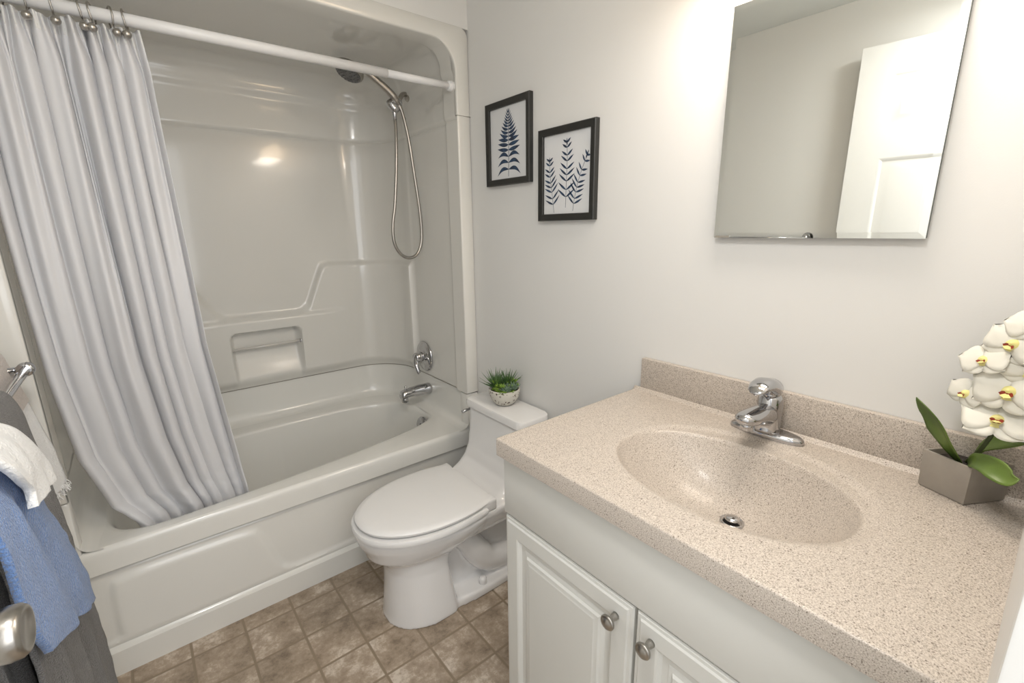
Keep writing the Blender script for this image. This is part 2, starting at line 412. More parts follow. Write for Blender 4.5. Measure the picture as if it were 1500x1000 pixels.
# ---------------------------------------------------------------- shower surround
sur = thing('shower_surround', 'glossy off-white moulded shower wall surround above the tub', 'shower surround', (-.738, .0, .616))
VL = [(-1.12, 1.19), (-1.045, 1.19), (-1.03, 1.178), (-.945, 1.045), (-.905, .985), (-.88, .967), (-.85, .962), (-.56, .962), (-.53, .968), (-.505, .99), (-.483, 1.04), (-.43, 1.165), (-.415, 1.183), (-.39, 1.19), (-.2, 1.187)]
def disp(x, y, z):
    d = .016 * (1 - ss(.085, .105, y))                                  # front return
    side = y < .47 and (x > XB - .03 or x < XA + .03)
    if not side:
        d0 = d
        e = ss(.468, .482, y)
        zv = interp(VL, x)
        slope = 1.0
        if -1.045 < x < -.88 or -.53 < x < -.415: slope = .5
        d += e * (.004 + .024 * (1 - ss(-.016, .016, (z - zv) * slope)))
        dz = z - .952
        if y > .70: d += .014 * (1 - ss(-.012, .010, dz)) * ss(-.30, -.42, x) if x > -1.1 else 0
        # soap niche
        ax = min(x + .868, -.562 - x); top = .893 - z
        if ax > -.02 and top > -.02 and y > .7:
            cr = .03; qx, qz = cr - ax, cr - top
            dist = (cr - math.hypot(qx, qz)) if (qx > 0 and qz > 0) else min(ax, top)
            d -= .052 * ss(-.004, .014, dist) * ss(.60, .80, z) + .006 * ss(-.004, .014, dist)
    if not side: d = d0 + (d - d0) * ss(.612, .67, z)
    d += .007 * ss(1.782, 1.790, z) - .006 * (1 - ss(0, .007, abs(z - 1.786)))
    d += .010 * ss(1.93, 1.965, z)
    return d
base = alcove_outline(.004)
rows = []
zlist = [.617 + (1.975 - .617) * i / 190 for i in range(191)]
for z in zlist: rows.append([(x + nx * disp(x, y, z), y + ny * disp(x, y, z), z) for x, y, nx, ny in base])
R = .085
for k in range(1, 11):
    a = PI / 2 * k / 10; z = 1.975 + R * math.sin(a); ins = R * (1 - math.cos(a))
    row = []
    for x, y, nx, ny in base:
        dd = disp(x, y, 1.975) + ins; row.append((x + nx * dd, y + ny * dd, z))
    rows.append(row)
top = rows[-1]; n = len(top)
for t in (.25, .5, .75, .999):                                             # roof: close the path towards the front edge
    rows.append([(lerp(p[0], lerp(XA, XB, i / (n - 1)), t * t), lerp(p[1], .0, t), 2.06) for i, p in enumerate(top)])
bm = bmesh.new(); grid(bm, rows)
# bottom ledge turned outwards
lo = [(x, y, .617) for x, y, nx, ny in alcove_outline(-.0)]
grid(bm, [rows[0], lo])
wn(link('wall_panel', bm, GEL, sur), 50)
# front face frame with rounded corners
def rrect(x0, x1, z1, r, n=14):
    p = [(x0, .617)]
    for i in range(n + 1): a = PI - PI / 2 * i / n; p.append((x0 + r + r * math.cos(a), z1 - r + r * math.sin(a)))
    for i in range(n + 1): a = PI / 2 - PI / 2 * i / n; p.append((x1 - r + r * math.cos(a), z1 - r + r * math.sin(a)))
    p.append((x1, .617)); return p
o_ = rrect(XL + .001, -.001, 2.115, .035); i_ = rrect(-1.412, -.064, 2.056, .105); i0 = rrect(-1.420, -.056, 2.064, .112); i1 = rrect(-1.412, -.064, 2.056, .105)
bm = bmesh.new()
grid(bm, [[(x, .09, z) for x, z in o_], [(x, .004, z) for x, z in o_], [(x, -.001, z) for x, z in rrect(XL + .005, -.005, 2.111, .032)], [(x, -.001, z) for x, z in rrect(-1.417, -.059, 2.061, .109)], [(x, .001, z) for x, z in rrect(-1.414, -.062, 2.058, .106)], [(x, .006, z) for x, z in i_], [(x, .09, z) for x, z in i_], [(x, .10, z) for x, z in rrect(-1.440, -.036, 2.08, .12)]])
wn(link('front_frame', bm, GEL, sur), 60)
bm = bmesh.new(); box(bm, -.0655, -.0005, -.0016, .006, 1.795, 1.7975); box(bm, -.0655, -.0625, .006, .088, 1.795, 1.7975); link('seam', bm, mat('seam_line', (.35, .33, .29), .6), sur)
bm = bmesh.new(); ao = alcove_outline(.0052)
grid(bm, [[(x, y, .6138) for x, y, nx, ny in ao], [(x, y, .6172) for x, y, nx, ny in ao]]); link('seam_gap_shade', bm, mat('gap_shade', (.24, .22, .18), .7), sur)  # dark strip coloured for the shade in the gap above the tub
# soap dish grab bar in the niche
bm = bmesh.new(); tube(bm, [(-.872, .757, .812), (-.560, .757, .815)], .0065, 14)
link('grab_bar', bm, mat('clear_plastic_bar', (.66, .64, .60), .12, coat=1), sur)
bm = bmesh.new(); lathe(bm, [(.011, 0), (.012, .004), (.008, .01), (0, .011)], (-.559, .757, .815), (-1, 0, 0), 16); link('bar_end', bm, CHR, sur)

# ---------------------------------------------------------------- shower fittings
vl = thing('shower_valve', 'round chrome shower valve plate with lever handle on the tub side wall', 'shower valve', (-.05, .41, .71))
def at(o, ax): return None
bm = bmesh.new(); lathe(bm, [(.078, 0), (.08, .004), (.074, .010), (.05, .016), (.032, .019), (.030, .022)], (-.052, .405, .712), (-1, 0, 0), 48); link('escutcheon', bm, CHR, vl)
bm = bmesh.new(); lathe(bm, [(.026, 0), (.027, .01), (.024, .035), (.018, .044), (0, .046)], (-.072, .405, .712), (-1, 0, 0), 32)
tube(bm, spline([(-.108, .405, .712), (-.118, .392, .698), (-.122, .372, .672), (-.118, .362, .648), (-.114, .360, .642)], 5), [.014] * 4 + [.013] * 6 + [.011] * 6 + [.010] * 3 + [.008] * 2, 14)
link('lever_handle', bm, CHR, vl)

sp = thing('tub_spout', 'chrome tub spout with diverter knob below the shower valve', 'tub spout', (-.05, .39, .54))
bm = bmesh.new()
S_ = []
for x, rz, ry, zc in ((-.050, .031, .031, .538), (-.056, .032, .032, .538), (-.075, .031, .031, .538), (-.12, .029, .029, .540), (-.16, .026, .027, .541), (-.19, .025, .026, .538), (-.206, .026, .025, .533), (-.213, .018, .020, .532)):
    S_.append([(x, .385 + ry * math.cos(a), zc + rz * (math.sin(a) if math.sin(a) > 0 else math.sin(a) * .9)) for a in [2 * PI * k / 28 for k in range(28)]])
grid(bm, S_, True, True, True)
lathe(bm, [(.017, 0), (.018, .03), (.014, .032)], (-.193, .385, .528), (0, 0, -1), 24)
link('spout_body', bm, CHR, sp)
bm = bmesh.new(); lathe(bm, [(.005, 0), (.004, .012), (.0075, .016), (.0075, .022), (.004, .025), (0, .025)], (-.185, .385, .556), (0, 0, 1), 16); link('diverter_knob', bm, CHR, sp)

hs = thing('hand_shower', 'brushed steel hand shower with hose hanging in its wall bracket', 'hand shower', (-.155, .37, 1.885))
bm = bmesh.new(); lathe(bm, [(.030, 0), (.031, .003), (.026, .009), (.016, .013)], (-.053, .42, 1.957), (-1, 0, 0), 32)
tube(bm, spline([(-.055, .42, 1.957), (-.080, .413, 1.956), (-.102, .395, 1.942), (-.122, .378, 1.918), (-.135, .372, 1.903)], 6), .0105, 16)
link('shower_arm', bm, NIK, hs)
bm = bmesh.new(); lathe(bm, [(.012, -.012), (.018, -.006), (.020, .004), (.018, .014), (.012, .02)], (-.135, .372, 1.902), (.6, .1, .6), 24)
lathe(bm, [(.010, -.032), (.017, -.027), (.021, -.012), (.021, .012), (.016, .026), (.008, .03)], (-.160, .365, 1.884), (.55, -.25, -.75), 24)
lathe(bm, [(.011, 0), (.0115, .02), (.0095, .026), (.0085, .045), (.006, .047)], (-.157, .362, 1.875), (0, 0, -1), 20)
link('bracket', bm, CHR, hs)
bm = bmesh.new(); tube(bm, spline([(-.138, .355, 1.893), (-.150, .352, 1.908), (-.168, .352, 1.928), (-.20, .354, 1.953), (-.24, .356, 1.979), (-.272, .358, 2.000), (-.30, .36, 2.012)], 4), [.010] * 3 + [.0135] * 3 + [.0155] * 8 + [.0145] * 6 + [.012] * 5, 18)
link('handle', bm, NIK, hs)
bm = bmesh.new(); hd = Vector((-.46, -.10, -.88)); lathe(bm, [(.012, -.032), (.035, -.026), (.056, -.012), (.060, 0), (.058, .008), (.052, .012)], (-.347, .362, 1.992), hd, 40)
h_ = link('shower_head', bm, NIK, hs)
bm = bmesh.new(); lathe(bm, [(.052, 0), (.050, .003), (.02, .004), (0, .0045)], Vector((-.347, .362, 1.992)) + hd.normalized() * .0125, hd, 40)
a_, b_ = frame_of(hd)
for rr, nn in ((.016, 6), (.030, 12), (.043, 18)):
    for k in range(nn): lathe(bm, [(.0022, 0), (.0018, .003), (0, .0032)], Vector((-.347, .362, 1.992)) + hd.normalized() * .0165 + (a_ * math.cos(2 * PI * k / nn) + b_ * math.sin(2 * PI * k / nn)) * rr, hd, 6)
link('spray_face', bm, mat('spray_face_grey', (.16, .16, .16), .3, .5), h_)
bm = bmesh.new(); hp = spline([(-.157, .362, 1.83), (-.162, .352, 1.75), (-.176, .345, 1.61), (-.196, .340, 1.464), (-.214, .338, 1.374), (-.213, .338, 1.298), (-.187, .338, 1.247), (-.145, .338, 1.224), (-.098, .339, 1.242), (-.070, .341, 1.31), (-.070, .343, 1.436), (-.088, .346, 1.618), (-.104, .349, 1.763), (-.124, .352, 1.86), (-.138, .354, 1.893)], 26)
tube(bm, hp, [.0068 + .0008 * (i % 2) for i in range(len(hp))], 12)
link('hose', bm, NIK, hs)

# ---------------------------------------------------------------- curtain rod, hooks, curtain
rd = thing('curtain_rod', 'white enamelled tension rod across the tub opening', 'curtain rod', (-.74, .02, 1.90))
bm = bmesh.new(); tube(bm, [(-1.408, .02, 1.897), (-.345, .02, 1.902)], .0155, 28); link('rod_tube', bm, ROD, rd)
bm = bmesh.new(); tube(bm, [(-.347, .02, 1.902), (-.068, .02, 1.9035)], .0132, 28); link('inner_tube', bm, ROD, rd)
for x, dx in ((-.066, -1), (-1.4115, 1)):
    bm = bmesh.new(); lathe(bm, [(.019, 0), (.020, .003), (.0185, .022), (.015, .026)], (x, .02, 1.9035 if dx < 0 else 1.897), (dx, 0, 0), 28); link('end_cap', bm, ROD, rd)

hookx = [(-1.350, -1.352), (-1.305, -1.308), (-1.262, -1.262), (-1.220, -1.220), (-1.167, -1.167), (-1.144, -1.145), (-1.107, -1.108), (-1.079, -1.079)]
hlabels = ['steel ball hook at the far left end of the curtain', 'steel ball hook second from the left end of the curtain', 'steel ball hook half hidden in the curtain fold near the frame corner',
           'steel ball hook alone before the wide gap along the rod', 'steel ball hook just right of the wide gap in the curtain top', 'steel ball hook close beside its left neighbour with a ball facing front',
           'steel ball hook second from the free edge, ball turned sideways', 'steel ball hook at the free right edge of the shower curtain']
def mk_hook():
    h = thing('curtain_hook', '', 'curtain hook', (0, 0, 0), 'ball hooks holding the shower curtain')
    bm = bmesh.new()
    # over the rod, down behind the curtain and forward to the ball
    pts = [(0, -.012, -.022), (0, -.0175, -.008)] + [(0, .0185 * math.cos(a), .0185 * math.sin(a) + .002) for a in [PI - PI * k / 10 for k in range(11)]] + [(0, .017, -.012), (0, .008, -.030), (0, -.006, -.042), (0, -.020, -.046)]
    tube(bm, spline(pts, 3), .0022, 8); link('wire', bm, NIK, h)
    bm = bmesh.new(); tube(bm, [(0, -.012, -.022), (0, -.014, -.034), (0, -.022, -.042)], .0016, 8)
    lathe(bm, [(.0, -.0105), (.0055, -.009), (.009, -.005), (.0105, 0), (.009, .005), (.0055, .009), (0, .0105)], (0, -.029, -.045), (0, 0, 1), 20, cap=False)
    link('ball', bm, NIK, h); return h
h0 = mk_hook()
for i, (xb, xr) in enumerate(hookx):
    if i == 0: o = h0
    else:
        o = h0.copy(); C.objects.link(o)
        for ch in h0.children: c = ch.copy(); C.objects.link(c); c.parent = o
    o.location = (xr, .02, 1.900); o.rotation_euler = (0, random.uniform(-.12, .12), random.uniform(-.35, .35)); o['label'] = hlabels[i]

NF = 8.5
def curt(s, t):
    """s across 0..1, t down 0..1"""
    z = lerp(1.872, .30, t)
    xl = interp([(.30, -1.25), (.44, -1.288), (.52, -1.338), (.70, -1.382), (.96, -1.398), (1.37, -1.402), (1.875, -1.403)], z)
    xr = interp([(.30, -.955), (.45, -.967), (1.0, -1.020), (1.5, -1.036), (1.78, -1.043), (1.875, -1.052)], z)
    u = s + .040 * math.sin(6 * s + 1.1) + .020 * math.sin(17 * s + 2.2 * t)
    x = lerp(xl, xr, s)
    ph = 2 * PI * NF * u
    top = (1 - ss(0, .06, t))
    A = .007 * ss(0, .08, t) + .009; A *= 1 - .25 * ss(.6, 1, t); A *= 1 + .5 * math.sin(11 * s + 1 + 1.5 * t)
    y = .016 + .010 * ss(0, .2, t) + A * (math.sin(ph) + .35 * math.sin(2 * ph + 1.3 + 2 * s)) + .010 * math.sin(2 * PI * 3.3 * u + 2.0 * t) * ss(.05, .5, t)
    y += .006 * math.sin(2 * PI * 21 * s + 3 * t) * (1 - ss(.2, .9, t))
    y += .105 * ss(.35, .97, t) * (1 - .2 * ss(.4, 0, s))
    x += .010 * math.cos(ph * 1.0 + .6) * ss(0, .08, t) * ss(0, .04, s) * ss(1, .93, s)
    # wrinkles where the hem bunches on the tub rim
    q = ss(.72, .95, t)
    y += q * (.010 * noise.noise(Vector((x * 22, z * 12, 3.1))) + .005 * noise.noise(Vector((x * 50, z * 40, 7))))
    z += .007 * top * (-math.cos(ph * 1.0)) * .6
    return (x, y, z)
bm = bmesh.new(); NS, NT = 300, 150
grid(bm, [[curt(i / NS, j / NT) for i in range(NS + 1)] for j in range(NT + 1)])
cu = link('shower_curtain', bm, CURT)
tag(cu, 'white shower curtain drawn to the left and tucked inside the tub', 'shower curtain')
sm = cu.modifiers.new('thick', 'SOLIDIFY'); sm.thickness = .0012
# reinforced header strip as a part
bm = bmesh.new()
hdr = []
for j in range(7):
    hdr.append([(p[0], p[1] - .0014, p[2] - .0 ) for p in [curt(i / NS, j / NT * .62) for i in range(NS + 1)]])
grid(bm, hdr); hd_ = link('header_strip', bm, mat('header_vinyl', (.72, .72, .70), .35), cu); hd_['label'] = 'pale grey reinforced vinyl strip along the curtain top'

# ---------------------------------------------------------------- toilet
TY = -.335
toi = thing('toilet', 'white one-piece toilet with closed elongated lid between tub and vanity', 'toilet', (-.35, TY, 0))
def egg(xb, xf, hw, z, back_hw=None, n=48, sq=2.25, xm=.42):
    """outline: back at xb (larger), tip at xf"""
    xc = lerp(xb, xf, xm); out = []
    for k in range(n):
        a = 2 * PI * k / n; c, s = math.cos(a), math.sin(a)
        ex = 2 / sq if c > 0 else 2 / 2.0
        px = math.copysign(abs(c) ** (ex if c > 0 else 1.0), c); py = math.copysign(abs(s) ** (ex if c > 0 else .96), s)
        x = xc + px * ((xb - xc) if c > 0 else (xc - xf)); y = py * hw
        out.append((x, TY + y, z))
    return out
bm = bmesh.new()
# bowl
grid(bm, [egg(-.44, -.60, .085, .12), egg(-.42, -.635, .10, .20), egg(-.36, -.665, .118, .245), egg(-.30, -.705, .145, .275), egg(-.24, -.715, .165, .303), egg(-.20, -.730, .179, .333), egg(-.19, -.735, .185, .356), egg(-.19, -.734, .184, .366), egg(-.20, -.725, .176, .370)], True, True, True)
# front column
grid(bm, [egg(-.425, -.664, .140, 0, sq=5, xm=.3), egg(-.425, -.660, .139, .02, sq=5, xm=.3), egg(-.44, -.650, .128, .12, sq=5, xm=.3), egg(-.45, -.645, .122, .20, sq=5, xm=.3), egg(-.44, -.655, .126, .27, sq=4, xm=.3)], True, True, True)
# foot plate
grid(bm, [egg(-.04, -.62, .140, 0, sq=5), egg(-.04, -.62, .140, .030, sq=5), egg(-.05, -.61, .130, .036, sq=5)], True, True, True)
# rear core and trapway bulge
box(bm, -.50, -.03, TY - .055, TY + .055, .02, .36)
for s in (-1, 1):
    tube(bm, spline([(-.47, TY + s * .05, .245), (-.40, TY + s * .062, .25), (-.35, TY + s * .066, .215), (-.31, TY + s * .066, .15), (-.25, TY + s * .066, .09), (-.10, TY + s * .06, .06)], 5), [.034 + .018 * ss(0, 16, i) for i in range(26)], 20)
# deck from bowl to tank
def rbx(x0, x1, hw, z, r=.03, n=6):
    out = []
    for (cx_, cy_, a0) in ((x1 - r, hw - r, 0), (x0 + r, hw - r, PI / 2), (x0 + r, -hw + r, PI), (x1 - r, -hw + r, 1.5 * PI)):
        for k in range(n + 1):
            a = a0 + PI / 2 * k / n; out.append((cx_ + r * math.cos(a), TY + .02 * 0 + cy_ + r * math.sin(a), z))
    return out
grid(bm, [rbx(-.40, -.012, .135, .275), rbx(-.44, -.012, .160, .31), rbx(-.46, -.012, .172, .35), rbx(-.46, -.012, .172, .368), rbx(-.40, -.012, .168, .374)], True, True, True)
# tank with concave sweep at its foot
TC = .0215
def tk(x0, hw, z, r=.035): return [(x, y + TC, zz) for x, y, zz in rbx(x0, -.012, hw, z, r)]
grid(bm, [tk(-.33, .165, .352), tk(-.275, .165, .372), tk(-.235, .166, .392), tk(-.200, .167, .425), tk(-.178, .168, .47), tk(-.166, .172, .53), tk(-.158, .178, .60), tk(-.155, .182, .624)], True, True, True)
body = link('bowl_and_tank', bm, CER, toi)
rm = body.modifiers.new('r', 'REMESH'); rm.mode = 'VOXEL'; rm.voxel_size = .005; rm.use_smooth_shade = True
s2 = body.modifiers.new('s', 'SMOOTH'); s2.iterations = 7; s2.factor = .6
# tank lid
bm = bmesh.new(); grid(bm, [tk(-.158, .184, .627, .03), tk(-.165, .190, .630, .035), tk(-.166, .191, .650, .035), tk(-.162, .187, .659, .033), tk(-.152, .178, .662, .03)], True, True, True)
wn(link('tank_lid', bm, CER, toi), 40)
# flush lever on the tub side of the tank
bm = bmesh.new(); lathe(bm, [(.012, 0), (.012, .006), (.007, .010), (.007, .018)], (-.11, TY + TC + .180, .60), (0, 1, 0), 18)
tube(bm, [(-.105, TY + TC + .194, .60), (-.14, TY + TC + .194, .598), (-.172, TY + TC + .192, .594)], [.007, .006, .007], 12)
link('flush_lever', bm, CHR, toi)
# seat + lid
def egg2(xb, xf, hw, z, bw, n=64):
    """closed-seat outline with a straight back edge of half width bw"""
    out = []; xm = lerp(xb, xf, .36)
    for k in range(n + 1):
        a = -PI / 2 + PI * k / n           # front half, from -y to +y
        out.append((xm - (xm - xf) * math.cos(a), TY + hw * math.copysign(abs(math.sin(a)) ** .93, math.sin(a)), z))
    m = 12
    for k in range(1, m + 1):
        t = k / m; out.append((lerp(xm, xb, t), TY + lerp(hw, bw, t ** 2.2), z))
    for k in range(1, 6): out.append((xb + .006 * math.sin(PI * k / 6), TY + lerp(bw, -bw, k / 6), z))
    for k in range(m):
        t = 1 - k / m; out.append((lerp(xm, xb, t), TY - lerp(hw, bw, t ** 2.2), z))
    return out
bm = bmesh.new(); grid(bm, [egg2(-.33, -0.729, .184, .372, .172), egg2(-.325, -0.740, .193, .376, .178), egg2(-.325, -0.742, .195, .388, .180), egg2(-.33, -0.738, .191, .3945, .175)], True, True, True)
wn(link('seat', bm, SEATM, toi), 50)
bm = bmesh.new(); grid(bm, [egg2(-.300, -0.712, .172, .3985, .152), egg2(-.296, -0.726, .185, .402, .160), egg2(-.293, -0.729, .188, .410, .162), egg2(-.294, -0.725, .184, .4155, .158), egg2(-.302, -0.706, .168, .4185, .146), egg2(-.34, -0.624, .10, .4205, .09)], True, True, True)
lid = wn(link('lid', bm, SEATM, toi), 50)
for s in (-1, 1):   # hinge wings that wrap down from the lid to the bowl
    bm = bmesh.new(); box(bm, -.345, -.283, TY + s * .150 - .022, TY + s * .150 + .022, .370, .415, .008, 3); wn(link('hinge_cover', bm, SEATM, toi))
for s in (-1, 1):
    bm = bmesh.new(); lathe(bm, [(.015, 0), (.0155, .004), (.0145, .020), (.010, .026), (0, .027)], (-.315, TY + s * .112, .034), (0, 0, 1), 24); link('bolt_cap', bm, CER, toi)

# ---------------------------------------------------------------- vanity
CT = .868; CX = -.5615; CY0 = -.877; CY1 = YN
van = thing('vanity_cabinet', 'pale grey-white vanity cabinet with two raised panel doors under the sink', 'cabinet', (-.27, -1.29, 0))
bm = bmesh.new()
for d6 in ((-.520, -.002, -.900, -.884, .10, CT - .046), (-.520, -.002, -1.700, -1.684, .10, CT - .046), (-.520, -.002, -1.684, -.900, .10, .118), (-.012, -.002, -1.684, -.900, .118, CT - .046),
           (-.520, -.502, -1.684, -.900, .655, CT - .046), (-.520, -.502, -1.285, -1.260, .118, .655), (-.45, -.002, -1.700, -.884, 0, .10)): box(bm, *d6)
wn(link('carcass', bm, CAB, van))
mbox('top_rail', (-.540, -.519, -1.700, -.880, .664, CT - .045), CAB, van, bev=.003)
doorprof = [(.0, 0), (.0, .012), (.003, .016), (.009, .0165), (.012, .020), (.046, .020), (.050, .018), (.056, .0105), (.068, .0105), (.072, .0125), (.078, .0135), (.082, .018), (.088, .0185), (.093, .0205), (.10, .0205)]
for y0, y1, ky in ((-1.269, -.882, -1.232), (-1.700, -1.276, -1.3125)):
    bm = bmesh.new(); rings(bm, lambda u, v, h: Vector((-.521 - h, u, v)), (y0, y1, .115, .656), doorprof)
    dd = wn(link('door', bm, CAB, van), 18)
    bm = bmesh.new(); lathe(bm, [(.008, 0), (.0075, .006), (.006, .012), (.0065, .017), (.0125, .020), (.0155, .024), (.0155, .027), (.0135, .0295), (.0125, .0292), (.0105, .031), (.004, .0335), (0, .034)], (-.541, ky, .614), (-1, 0, 0), 32)
    link('knob', bm, NIK, dd)

top = thing('countertop', 'speckled beige countertop with integral oval sink and backsplash', 'countertop', (-.28, -1.29, CT))
sx, sy, sa, sb = -.304, -1.303, .160, .229
ox, oy, oa, ob = -.287, -1.312, .198, .250
def ctz(x, y):
    re = 2.25
    ri = (abs((x - sx) / sa) ** re + abs((y - sy) / sb) ** re) ** (1 / re)
    ro = (abs((x - ox) / oa) ** 2.1 + abs((y - oy) / ob) ** 2.1) ** (1 / 2.1)
    z = -.006 * (1 - ss(.90, 1.0, ro))
    if ri < 1.0:
        dpt = .125 * (1 - ri ** 2.9)
        # deepest in the middle, drain flat
        z -= dpt
    z += .010 * ss(-.034, -.020, x) ** 2
    return CT + z
bm = bmesh.new(); st = .0036
nx = int((-.020 - CX) / st); ny = int((CY0 - CY1) / st)
xs = [lerp(CX + .004, -.020, i / nx) for i in range(nx + 1)]; ys = [lerp(CY1, CY0 - .004, j / ny) for j in range(ny + 1)]
rows = [[(x, y, ctz(x, y)) for x in xs] for y in ys]
V = grid(bm, rows)
def skirt(loop, offs):
    prev = loop
    for off in offs:
        cur = [bm.verts.new(Vector(v.co) * 1 + Vector(off)) for v in loop]
        for i in range(len(loop) - 1): bm.faces.new((prev[i], prev[i + 1], cur[i + 1], cur[i]))
        prev = cur
skirt([r[0] for r in V], [(-.0028, 0, -.0008), (-.004, 0, -.003), (-.004, 0, -.042), (.02, 0, -.042)])
skirt([v for v in V[-1]], [(0, .0028, -.0008), (0, .004, -.003), (0, .004, -.042)])
ct = link('slab', bm, SPK, top); wn(ct, 55)
mbox('backsplash', (-.020, -.0005, CY1, -.897, CT - .002, CT + .101), SPK, top, bev=.003)
dz = ctz(-.266, -1.314)
bm = bmesh.new(); lathe(bm, [(.024, -.004), (.024, .003), (.021, .0045), (.017, .001), (.017, -.01)], (-.266, -1.314, dz + .002), (0, 0, 1), 36, cap=False); link('drain_ring', bm, CHR, top)
bm = bmesh.new(); lathe(bm, [(.006, -.006), (.006, .003), (.015, .005), (.0155, .007), (.011, .010), (0, .011)], (-.266, -1.314, dz + .004), (0, 0, 1), 32); link('drain_stopper', bm, CHR, top)
bm = bmesh.new(); lathe(bm, [(.017, 0), (0, .0005)], (-.266, -1.314, dz + .001), (0, 0, 1), 24); link('drain_hole', bm, DRK, top)

# faucet
FY = -1.281; FX = -.058; FZ = CT + .002
fa = thing('faucet', 'chrome single-lever bathroom faucet on an oval base behind the sink', 'faucet', (FX, FY, CT))
bm = bmesh.new(); rr_ = []
for k, (g, z) in enumerate(((1.0, 0), (1.03, .004), (1.0, .010), (.93, .014), (.80, .016))):
    rr_.append([(FX + math.copysign(abs(math.cos(a)) ** .9, math.cos(a)) * .027 * g, FY + math.copysign(abs(math.sin(a)) ** .95, math.sin(a)) * .081 * g, FZ + z - .002) for a in [2 * PI * i / 56 for i in range(56)]])
grid(bm, rr_, True, True, True); wn(link('base_plate', bm, CHR, fa), 60)
bm = bmesh.new()
def ell(c, ax_, rx, rz, n=32):
    """ellipse centred at c, perpendicular to ax_; rx sideways (y), rz along the other axis"""
    ax_ = Vector(ax_).normalized(); side = Vector((0, 1, 0)); up = side.cross(ax_).normalized()
    return [Vector(c) + side * rx * math.cos(t) + up * rz * math.sin(t) for t in [2 * PI * k / n for k in range(n)]]
# body column
grid(bm, [ell((FX, FY, FZ + 0.0100), (0, 0, 1), 0.0302, 0.0300), ell((FX, FY, FZ + 0.0160), (0, 0, 1), 0.0286, 0.0276), ell((FX + .001, FY, FZ + 0.0420), (0, 0, 1), 0.0274, 0.0276), ell((FX + .004, FY, FZ + 0.0720), (0, 0, 1), 0.0274, 0.0288), ell((FX + .005, FY, FZ + 0.0900), (.1, 0, 1), 0.0269, 0.0276), ell((FX + .005, FY, FZ + 0.0984), (.1, 0, 1), 0.0202, 0.0204)], True, True, True)
# spout reaching over the bowl
grid(bm, [ell((FX + .012, FY, FZ + .050), (1, 0, 0), .018, .022), ell((FX - .006, FY, FZ + .052), (1, 0, .0), .025, .028), ell((FX - .030, FY, FZ + .056), (1, 0, -.2), .028, .026), ell((FX - .065, FY, FZ + .063), (1, 0, -.2), .0285, .021), ell((FX - .10, FY, FZ + .068), (1, 0, -.12), .027, .0165), ell((FX - .124, FY, FZ + .070), (1, 0, 0), .022, .013), ell((FX - .137, FY, FZ + .070), (1, 0, 0), .012, .008)], True, True, True)
link('body', bm, CHR, fa)
bm = bmesh.new(); lathe(bm, [(.0135, 0), (.0135, .018), (.010, .019)], (FX - .108, FY, FZ + .060), (-.1, 0, -1), 24); link('aerator', bm, CHR, fa)
# lever handle: dome with a beak forward and up
bm = bmesh.new()
grid(bm, [ell((FX + .016, FY, FZ + 0.1032), (1, 0, -.1), 0.0045, 0.0048), ell((FX + .014, FY, FZ + 0.1080), (1, 0, -.1), 0.0179, 0.0156), ell((FX + .004, FY, FZ + 0.1152), (1, 0, -.05), 0.0252, 0.0222), ell((FX - .016, FY, FZ + 0.1212), (1, 0, .12), 0.0269, 0.0216), ell((FX - .040, FY, FZ + 0.1308), (1, 0, .1), 0.0263, 0.0174), ell((FX - .062, FY, FZ + 0.1320), (1, 0, -.1), 0.0241, 0.0120), ell((FX - .080, FY, FZ + 0.1272), (1, 0, -.25), 0.0190, 0.0078), ell((FX - .090, FY, FZ + 0.1224), (1, 0, -.3), 0.0090, 0.0036)], True, True, True)
link('lever', bm, CHR, fa)
bm = bmesh.new(); lathe(bm, [(.019, 0), (.020, .006), (.017, .016)], (FX + .003, FY, FZ + 0.0936), (0, 0, 1), 28); link('neck_ring', bm, CHR, fa)

# ---------------------------------------------------------------- mirror
mi = thing('wall_mirror', 'large frameless mirror on the wall over the sink', 'mirror', (-.01, -1.29, 1.32))
MY0, MY1, MZ0, MZ1, MXF = -1.496, -1.089, 1.324, 1.832, -.020
bm = bmesh.new(); rings(bm, lambda u, v, h: Vector((MXF - h, u, v)), (MY0, MY1, MZ0, MZ1), [(0, -.0009), (.012, 0)])
o = link('glass', bm, MIR, mi, smooth=False)
mbox('case', (MXF + .0027, -.0005, MY0 + .001, MY1 - .001, MZ0 + .001, MZ1 - .001), MEDGE, mi)

# ---------------------------------------------------------------- framed prints
def frame(y0, y1, z0, z1, label, art):
    t = thing('picture_frame', label, 'framed picture', (-.01, (y0 + y1) / 2, z0), 'black framed botanical prints over the toilet')
    T = lambda u, v, h: Vector((-.001 - h, u, v))
    bm = bmesh.new(); rect = (y0, y1, z0, z1); prev = None; first = None
    for ins, h in [(0, 0), (0, .017), (.0025, .019), (.020, .0165), (.0225, .0145), (.0225, .006)]:
        a, b, c, d = y0 + ins, y1 - ins, z0 + ins, z1 - ins
        cur = [bm.verts.new(T(*q, h)) for q in ((a, c), (b, c), (b, d), (a, d))]
        if prev:
            for i in range(4): bm.faces.new((prev[i], prev[(i + 1) % 4], cur[(i + 1) % 4], cur[i]))
        prev = cur
    wn(link('frame', bm, FRM, t), 25)
    bm = bmesh.new(); bm.faces.new([bm.verts.new(T(*q, .008)) for q in ((y0 + .02, z0 + .02), (y1 - .02, z0 + .02), (y1 - .02, z1 - .02), (y0 + .02, z1 - .02))])
    p = link('print', bm, PAPER, t, smooth=False)
    bm = bmesh.new(); art(bm, lambda a, b: Vector((-.0094, lerp(y1, y0, a), lerp(z0, z1, b)))); link('botanical_drawing', bm, INK, p, smooth=False)
